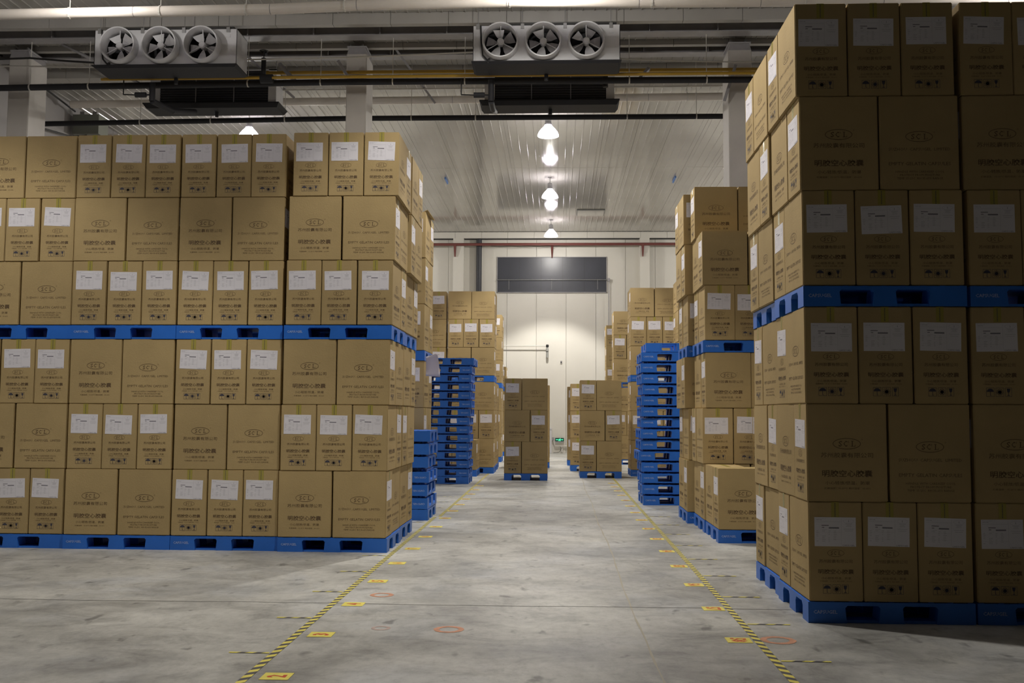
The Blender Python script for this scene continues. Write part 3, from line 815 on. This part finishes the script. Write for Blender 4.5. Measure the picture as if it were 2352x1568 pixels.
# cartons buried inside or behind the stacks, of which nothing shows (order of building, inclusive ranges)
BURIED = set()
for _a, _b in [(67,68),(71,71),(74,75),(78,79),(82,82),(85,86),(127,137),(139,139),(141,142),(144,145),(148,148),(151,152),(155,156),(159,159),(162,163),(174,174),(189,189),(192,193),(196,196),(199,200),(203,203),(206,207),(209,210),(212,213),(216,217),(220,221),(224,224),(227,228),(234,235),(237,239),(241,242),(247,248),(251,251),(274,277),(279,280),(282,283),(285,285),(287,288),(290,291),(294,294),(297,298),(301,302),(304,306),(308,309),(311,311),(313,315),(317,318),(325,325),(328,329),(332,333),(335,336),(338,340),(342,344),(348,348),(350,351),(353,353),(355,356),(358,358),(360,363),(369,373),(378,378),(380,381),(383,383),(385,386),(388,388),(390,391),(393,396),(398,401),(403,406),(408,411),(413,416),(418,421),(443,444),(447,448),(450,450),(453,453),(457,457),(460,460),(463,464),(467,468),(470,471),(477,477),(480,480),(482,492),(495,495),(498,498),(501,502)]:
    BURIED |= set(range(_a, _b + 1))
buried_bodies = MB()
def carton(x, y, z, rz, label, group, full=2):
    """full: 2 near (label print, tape print), 1 mid, 0 hidden body only"""
    jx = random.uniform(-.004, .004); jy = random.uniform(-.003, .003)
    yaw = rz + R(random.uniform(-.35, .35))
    N_CART[0] += 1
    if N_CART[0] - 1 in BURIED:
        c_, s_ = math.cos(yaw), math.sin(yaw); o0 = len(buried_bodies.v)
        buried_bodies.box(-BW / 2 + .01, -BD / 2 + .01, .001, BW / 2 - .01, BD / 2 - .01, BH - .001)
        for q in range(o0, len(buried_bodies.v)):
            vx, vy, vz = buried_bodies.v[q]
            buried_bodies.v[q] = (x + jx + vx * c_ - vy * s_, y + jy + vx * s_ + vy * c_, z + vz)
        return None
    o = link('carton', CM[0], None, (x + jx, y + jy, z), (0, 0, yaw), label=label, cat='box', group=group)
    if full == 0: return o
    q = round(rz / (math.pi / 2)) % 4                    # which printed faces look to the front and to the aisle
    for wf_ in {0} | ({1} if x < 1.6 else set()) | ({3} if x > -.1 else set()):
        link('printed_lettering', CM[1][(wf_ - q) % 4], o)
    l = link('shipping_label', CM[2], o, loc=(-BW / 2 - .0004, random.uniform(-.012, .012) + .008, BH - .222 + random.uniform(-.012, .008)), rot=(R(random.uniform(-1.6, 2.4)), 0, 0))
    link('label_print', CM[3], l)
    t = link('packing_tape', CM[4], o)
    if full == 2: link('tape_print', CM[5], t)
    return o

# ------------------------------------------------------------------ pallets
PWD, PDP, PH = 1.22, 1.0, .158
def pallet_meshes(stacked):
    b = MB()
    W, D = PWD / 2, PDP / 2
    zt = PH
    zb = 0.0
    # deck with ribs underneath
    b.box(-W, -D, zt - .030, W, D, zt - .004)
    for k in range(9):
        x = -W + .03 + k * (2 * W - .06) / 8
        b.box(x - .02, -D + .01, zt - .004, x + .02, D - .01, zt)
    xs_ = [(-W, -W + .275), (-W + .535, -W + .685), (W - .275, W)]
    xs_ = [(-W, -W + .27), (-W + .53, -W + .69), (-W + .95, W)]
    ys_ = [(-D, -D + .17), (-.10, .10), (D - .17, D)]
    for i, (a, c) in enumerate(xs_):
        for j, (d, e) in enumerate(ys_):
            t0 = .012
            A = (a if i == 0 else a - t0, d if j == 0 else d - t0 * .5, c if i == 2 else c + t0, e if j == 2 else e + t0 * .5)
            B_ = (a, d, c, e)
            b.frustum(A, B_, zb, zt - .030)
            # chamfered shoulders where foot meets deck
    for (a, c) in ((xs_[0][1], xs_[1][0]), (xs_[1][1], xs_[2][0])):
        for yy, sg in ((-D, 1), (D, -1)):
            for xq, s2 in ((a, 1), (c, -1)):
                b.add([(xq, yy, zt - .030), (xq + s2 * .018, yy, zt - .030), (xq, yy, zt - .048), (xq, yy + sg * .05, zt - .030), (xq + s2 * .018, yy + sg * .05, zt - .030), (xq, yy + sg * .05, zt - .048)],
                      [(0, 1, 2), (3, 5, 4), (1, 4, 5, 2), (0, 3, 4, 1), (0, 2, 5, 3)])
    for (a, c) in ((ys_[0][1], ys_[1][0]), (ys_[1][1], ys_[2][0])):
        for xx, sg in ((-W, 1), (W, -1)):
            for yq, s2 in ((a, 1), (c, -1)):
                b.add([(xx, yq, zt - .030), (xx, yq + s2 * .03, zt - .030), (xx, yq, zt - .06), (xx + sg * .05, yq, zt - .030), (xx + sg * .05, yq + s2 * .03, zt - .030), (xx + sg * .05, yq, zt - .06)],
                      [(0, 1, 2), (3, 5, 4), (1, 4, 5, 2), (0, 3, 4, 1), (0, 2, 5, 3)])
    # skids under the feet, set back a little
    for (d, e) in ys_:
        b.box(-W + .02, d + .015, 0, W - .02, e - .015, .020)
    if stacked:
        # ribbed bosses that keep the stacked decks apart
        b.box(-W + .13, -D + .13, -.030, W - .13, D - .13, -.0)
        for k in range(12):
            x = -W + .06 + k * (2 * W - .12) / 11
            b.box(x - .012, -D + .09, -.028, x + .012, D - .09, 0.0)
    body = b.mesh('pallet', BLUE)
    P = Print()
    P.put(tx('CAPSUGEL', .175, .026, .01), 0, 0)
    t = MB(); t.v = [(u - W + .125, -D - .0015, v + .082) for u, v in P.v]; t.f = P.f; t.m = P.m
    return body, t.mesh('moulded_lettering', BLUE_TXT)
PM = pallet_meshes(False)
PS = pallet_meshes(True)
def pallet(x, y, z, label, group, rz=0, flip=False, M_=PM, lettering=True):
    """x, y = centre, z = underside"""
    o = link('pallet', M_[0], None, (x, y, z + (PH if flip else 0)), (0, math.pi if flip else 0, rz), label=label, cat='pallet', group=group)
    if lettering: link('moulded_lettering', M_[1], o)
    return o

# ------------------------------------------------------------------ loaded pallets
LV = [.160, .893, 1.626]          # carton bases of the lower tier
TZ = 2.361                        # underside of the upper pallet
def stack(where, x0, y0, lower, upper=None, side='R', group='cartons', full=2, offs=None, skip=(), rot90=False, far=False, lean=0.0, backs=False, pal=1):
    """lower / upper: strings of A (three narrow faces in front) or B (two wide faces), bottom first"""
    offs = offs or [0] * 8
    tiers = [(0, lower)] + ([(1, upper)] if upper else [])
    w_, d_ = (PDP, PWD) if rot90 else (PWD, PDP)
    if pal:
        pallet(x0 + w_ / 2, y0 + d_ / 2, 0, 'blue plastic pallet on the floor under ' + where, 'blue pallets under the carton stacks', R(90) if rot90 else 0, lettering=not rot90)
    if upper:
        pallet(x0 + offs[3] + w_ / 2, y0 + d_ / 2, TZ, 'blue plastic pallet halfway up ' + where, 'blue pallets under the carton stacks', R(90) if rot90 else 0, lettering=not rot90)
    for t, lay in tiers:
        for k, c in enumerate(lay):
            n = t * 3 + k
            if n in skip: continue
            z = LV[k] if t == 0 else TZ + LV[k]
            o = offs[n + (1 if t else 0)] if len(offs) > n + (1 if t else 0) else 0
            nm = ORD[n] if n < 5 and not (upper is None and k == len(lay) - 1) else 'top'
            if len(lower) == 1 and not upper: nm = 'only'
            def put(cx, cy, rz, posn, ff=full):
                if rz in ('E', 'W'):
                    rr = 0 if rz == 'W' else math.pi
                else:
                    rr = R(rz)
                kind = 'carton'
                carton(x0 + o + cx + random.uniform(-1, 1) * .002, y0 + cy, z, rr, '%s, %s layer, %s of %s' % (kindof(c, posn), nm, posn, where), group, ff)
            def kindof(c, posn):
                if 'front' in posn: return 'carton with white label' if 'narrow' in posn or c == 'A' and not rot90 else 'plain wide brown carton'
                return 'brown carton'
            if not rot90:
                P3 = ['front left', 'front middle', 'front right']
                if c == 'A':
                    if not (n == 5 and 'topfront' in skip):
                        for i in range(3): put(.206 + i * .404, .300, 90, P3[i])
                    for i in ((1,) if side == 'R' else (0,) if side == 'L' else (0, 1) if backs else ()):
                        put(.305 + i * .61, .812, 'W' if i == 0 else 'E', 'rear %s' % ('left', 'right')[i], full if side else 0)
                    if n == 5 and 'topfront' in skip:
                        i = 1 if side == 'L' else 0
                        put(.305 + i * .61, .812, 'W' if i == 0 else 'E', 'rear %s' % ('left', 'right')[i])
                else:
                    for i in range(2): put(.305 + i * .61, .200, 'W' if i == 0 else 'E', ('front left', 'front right')[i])
                    for i in ((2,) if side == 'R' else (0,) if side == 'L' else (0, 1, 2) if backs else ()):
                        put(.206 + i * .404, .709, -90, 'rear %s' % ('left', 'middle', 'right')[i], full if side else 0)
            else:   # 1.0 m front: one narrow and one wide carton
                if c == 'A':      # narrow at left
                    put(.197, .305, 90, 'front left narrow'); put(.197, .915, -90, 'rear left narrow')
                    for i in range(3): put(.706, .203 + i * .405, 'E', ('front right wide', 'middle right wide', 'rear right wide')[i])
                else:
                    put(.806, .305, 90, 'front right narrow'); put(.806, .915, -90, 'rear right narrow')
                    for i in range(3): put(.300, .203 + i * .405, 'W', ('front left wide', 'middle left wide', 'rear left wide')[i])

# near left wall of cartons
gl = 'cartons of the near left wall'
stack('leftmost stack, near left wall', -6.755, 11.16, 'ABA', 'BAB', None, gl)
stack('second stack, near left wall', -5.53, 11.14, 'BAB', 'ABA', None, gl)
stack('third stack, near left wall', -4.305, 11.14, 'ABA', 'ABA', None, gl)
stack('aisle-end stack, near left wall', -3.08, 11.10, 'BAB', 'ABA', 'R', gl, offs=[-.01, .0, .01, .02, .03, .045, .08, 0])
stack('stack behind, near left wall', -3.10, 12.17, 'ABA', 'ABA', 'R', gl, offs=[0, .02, .03, .03, .05, .10, .10, 0])
# near right block
gr = 'cartons of the near right block'
stack('aisle-end stack, near right block', 1.875, 7.65, 'ABA', 'ABA', 'L', gr, offs=[0, 0, 0, 0, -.005, -.02, -.04, 0])
stack('second stack, near right block', 3.115, 7.66, 'ABA', 'ABA', None, gr, offs=[0, 0, .0, .01, .0, -.02, -.03, 0])
stack('third stack, near right block', 4.36, 7.68, 'ABA', 'ABA', None, gr)
stack('stack behind, near right block', 1.90, 8.72, 'ABA', 'ABA', 'L', gr, offs=[0, -.01, 0, 0, -.03, -.05, -.06, 0])
# middle right
gm = 'cartons of the middle right row'
stack('low middle right stack', 1.95, 12.26, 'B', None, 'L', gm)
carton(2.845, 13.0, LV[1], 0, 'single carton standing on the rear right of the low middle right stack', gm)
stack('tall middle right stack behind low one', 1.94, 13.32, 'BAB', 'ABA', 'L', gm, skip=('topfront',), offs=[.0, -.02, .02, 0, .02, -.0, -.02, 0])
stack('third middle right stack', 1.86, 14.42, 'BAB', 'ABA', 'L', gm, offs=[0, .02, -.03, .01, .02, -.02, -.03, 0])
# left, behind the small pallet pile
stack('stack behind short pallet pile', -3.28, 15.60, 'ABA', 'ABA', 'R', 'cartons behind the short pallet pile', 1)
# far left
gf = 'far left cartons'
stack('single-layer stack, far left row', -3.16, 24.6, 'B', None, 'R', gf, 1)
stack('far left stack second from aisle', -4.395, 24.6, 'BAB', 'BAB', 'R', gf, 1)
stack('far left stack behind pallet pile', -2.82, 25.9, 'BAB', 'BAB', 'R', gf, 1)
stack('far left stack by wall pilaster', -4.08, 25.95, 'ABA', 'ABA', None, gf, 1)
stack('half-height far left stack', -2.84, 27.1, 'ABA', None, 'R', gf, 1)
stack('second half-height far left stack', -2.88, 28.25, 'BAB', None, 'R', gf, 1)
stack('penultimate stack, far left row', -2.96, 32.1, 'BAB', 'ABA', 'R', gf, 1)
stack('last stack, far left row', -3.05, 36.6, 'ABA', 'A', 'R', gf, 1)
# low blocks standing in the aisle
ga = 'cartons of the low blocks in the aisle'
stack('low aisle block on left', -1.20, 23.3, 'ABA', None, None, ga, 1, rot90=True)
stack('low aisle block behind left one', -1.19, 28.8, 'ABA', None, None, ga, 1, rot90=True)
stack('low aisle block on right', .58, 24.35, 'ABA', None, None, ga, 1, rot90=True)
stack('second low right aisle block', .39, 27.3, 'AAA', None, None, ga, 1, rot90=True)
stack('rearmost low right aisle block', .34, 30.2, 'AAA', None, None, ga, 1, rot90=True)
# far right
gz = 'far right cartons'
stack('far right stack behind pallet pile', 1.86, 25.2, 'BAB', 'BAB', 'L', gz, 1)
stack('far right stack second from aisle', 2.86, 23.55, 'BAB', 'BAB', 'L', gz, 1)
stack('penultimate stack, far right row', 1.77, 31.0, 'BAB', 'BAB', 'L', gz, 1)
stack('last stack, far right row', 1.78, 35.9, 'ABA', 'ABA', 'L', gz, 1)

buried_bodies.build('cartons', KRAFT, label='plain brown cartons buried inside and behind the stacks', cat='boxes', kind='stuff')
# ------------------------------------------------------------------ piles of empty pallets
PITCH = .188
def pile(where, xc, yc, n, group, flips=(), dx=None, extra=None):
    names = ['bottom', 'second', 'third', 'fourth', 'fifth', 'sixth', 'seventh', 'eighth', 'ninth', 'tenth', 'eleventh', 'twelfth', 'thirteenth', 'fourteenth', 'fifteenth']
    for k in range(n):
        fl_ = k in flips
        last = k == n - 1
        ddx = dx[k] if dx else random.uniform(-.02, .02)
        low = fl_ or (last and (k - 1) in flips)          # sits straight on what is below it
        z = k * PITCH - (.030 if low else 0)
        M_ = PM if k == 0 or (last and low) else PS
        nm = 'topmost' if last else names[k] + (' up' if k else '')
        pallet(xc + ddx, yc + random.uniform(-.02, .02), z, 'empty blue %spallet, %s in %s' % ('upturned ' if fl_ else '', nm, where), group, R(random.uniform(-.8, .8)), fl_, M_)
pile('the short pallet pile by the left cartons', -2.45, 14.97, 7, 'empty pallets of the short left pile', flips=(1, 2, 3), dx=[0, 0, -.01, .01, -.01, .01, .02])
pile('the tall pallet pile on the left', -2.52, 22.5, 15, 'empty pallets of the tall left pile', flips=(1, 2, 3, 4, 5, 6, 7, 8, 9, 10, 11, 12, 13),
     dx=[.0, .0, .01, -.01, .0, .02, .0, .01, .03, .05, .04, .05, .04, .05, .1])
pile('the tall pallet pile on the right', 2.07, 17.75, 15, 'empty pallets of the tall right pile', flips=(14,),
     dx=[.02, .01, .0, 0, -.05, -.02, -.02, 0, .0, .0, .02, .0, -.01, .0, .08])
# loose sheet of paper hanging from the left stack
n = 8
b = MB(); vs = []
for i in range(n + 1):
    for j in range(n + 1):
        u, v = i / n, j / n
        vs.append((.04 + .19 * u + .05 * u * v, -.02 - .10 * u * u + .03 * math.sin(3 * v), -.30 * v + .05 * u - .07 * u * v * v))
fs = [(i * (n + 1) + j, (i + 1) * (n + 1) + j, (i + 1) * (n + 1) + j + 1, i * (n + 1) + j + 1) for i in range(n) for j in range(n)]
o = b.add(vs, fs).build('hanging_paper', mat('thin_paper', (.72, .68, .76, 1), .6), loc=(-2.08, 15.62, 2.42), smooth=True,
    label='white sheet of paper hanging from the pallet behind short pallet pile', cat='paper')
sm = o.modifiers.new('thickness', 'SOLIDIFY'); sm.thickness = .0015
# raised flap on the topmost carton of that stack
MB().add([(0, 0, 0), (0, .6, 0), (.10, .62, -.02), (.06, 0, .03), (0, 0, .006), (0, .6, .006), (.10, .62, -.014), (.06, 0, .036)],
         [(0, 1, 2, 3), (4, 7, 6, 5), (0, 4, 5, 1), (3, 2, 6, 7), (1, 5, 6, 2), (0, 3, 7, 4)]).build('loose_cardboard_sheet', KRAFT, loc=(-2.10, 15.62, 4.722),
         label='loose cardboard flap on top of the stack behind short pallet pile', cat='cardboard')

# ------------------------------------------------------------------ floor tape, ticks, number plates
def tape_run(x, y0, y1, w_, label, slant):
    m_ = MB()
    st = .062
    y = y0; k = 0
    while y < y1:
        a, c = x - w_ / 2, x + w_ / 2
        sl = slant * w_
        m_.add([(a, y, .0022), (c, y + sl, .0022), (c, y + sl + st, .0022), (a, y + st, .0022)], [(0, 1, 2, 3)], k % 2)
        y += st; k += 1
    return m_.build('hazard_tape', [YTAPE, KTAPE], label=label, cat='tape')
tape_run(-1.795, 4.6, 14.9, .052, 'long yellow and black floor tape along the left bays', .8)
tape_run(-1.73, 15.0, 28.5, .05, 'far length of yellow and black floor tape on the left', .8)
tape_run(1.375, 4.6, 28.5, .052, 'long yellow and black floor tape along the right bays', -.8)
def tick(x0, x1, y, label, group):
    m_ = MB(); n = 5; st = (x1 - x0) / n
    for k in range(n):
        a, c = x0 + k * st, x0 + (k + 1) * st
        s_ = .5 * abs(st)
        m_.add([(a, y - .014, .003), (c, y - .014, .003), (c + s_ * (k < n - 1), y + .014, .003), (a + s_ * (k > 0), y + .014, .003)], [(0, 1, 2, 3)], k % 2)
    m_.build('bay_divider_tape', [YTAPE, KTAPE], label=label, cat='tape', group=group)
words = ['nearest', 'second', 'third', 'fourth', 'fifth', 'sixth', 'seventh', 'eighth', 'ninth', 'tenth', 'eleventh', 'twelfth', 'thirteenth', 'fourteenth', 'fifteenth']
for k in range(12):
    y = 6.46 + 1.105 * k
    if not (10.9 < y < 13.3): tick(-2.09, -1.83, y, '%s short divider tape left of the left floor line' % words[k], 'left bay divider tapes')
    tick(1.41, 1.72, y, '%s short divider tape right of the right floor line' % words[k], 'right bay divider tapes')
def plate(x, y, num, rz, label, group):
    r = empty('bay_number_plate', (x, y, .0), rz, label=label, cat='floor sign', group=group)
    MB().box(-.078, -.085, .0004, .078, .085, .0026).build('yellow_plate', YTAPE, r)
    vs, fs = tx(num, .11 if len(num) > 1 else .06, .115, .03)
    MB().add([(x_, y_, .0032) for x_, y_ in vs], fs).build('red_number', RED_NUM, r)
for k in range(15):
    y = 5.9 + 1.112 * k
    plate(-1.625, y, str(2 + k), R(90), 'yellow plate with red %d, %s in line beside the left floor tape' % (2 + k, words[k]), 'left bay number plates')
for k in range(15):
    y = 7.03 + 1.112 * k
    plate(1.25, y, str(58 - k), R(-90), 'yellow plate with red %d, %s in line beside the right floor tape' % (58 - k, words[k]), 'right bay number plates')
# sprayed rings
def ring(x, y, a, label, col):
    m_ = MB(); n = 28; vs = []
    random.seed(int(x * 100))
    for i in range(n):
        q = 2 * math.pi * i / n
        r0, r1 = a * random.uniform(.97, 1.03), a * random.uniform(.60, .66)
        vs += [(r0 * math.cos(q), r0 * math.sin(q), .0015), (r1 * math.cos(q), r1 * math.sin(q), .0015)]
    m_.add(vs, [(2 * i, (2 * i + 2) % (2 * n), (2 * i + 3) % (2 * n), 2 * i + 1) for i in range(n)])
    ma = bpy.data.materials.get(col[0]) or noisy(mat(col[0], col[1], .7), 12, .3)
    m_.build('sprayed_ring', ma, loc=(x, y, 0.0), label=label, cat='paint mark')
ring(-.76, 7.24, .11, 'orange sprayed ring on the aisle floor, nearer the camera', ('orange_spray', (.52, .25, .15, 1)))
ring(-1.47, 8.55, .10, 'orange sprayed ring beside the left tape', ('orange_spray', (.52, .25, .15, 1)))
ring(1.52, 7.05, .12, 'orange sprayed ring right of the right tape', ('orange_spray', (.52, .25, .15, 1)))
ring(-1.25, 7.25, .07, 'faint pinkish sprayed ring in the aisle by the left tape', ('faint_spray', (.45, .34, .30, 1)))
print('cartons', N_CART[0])
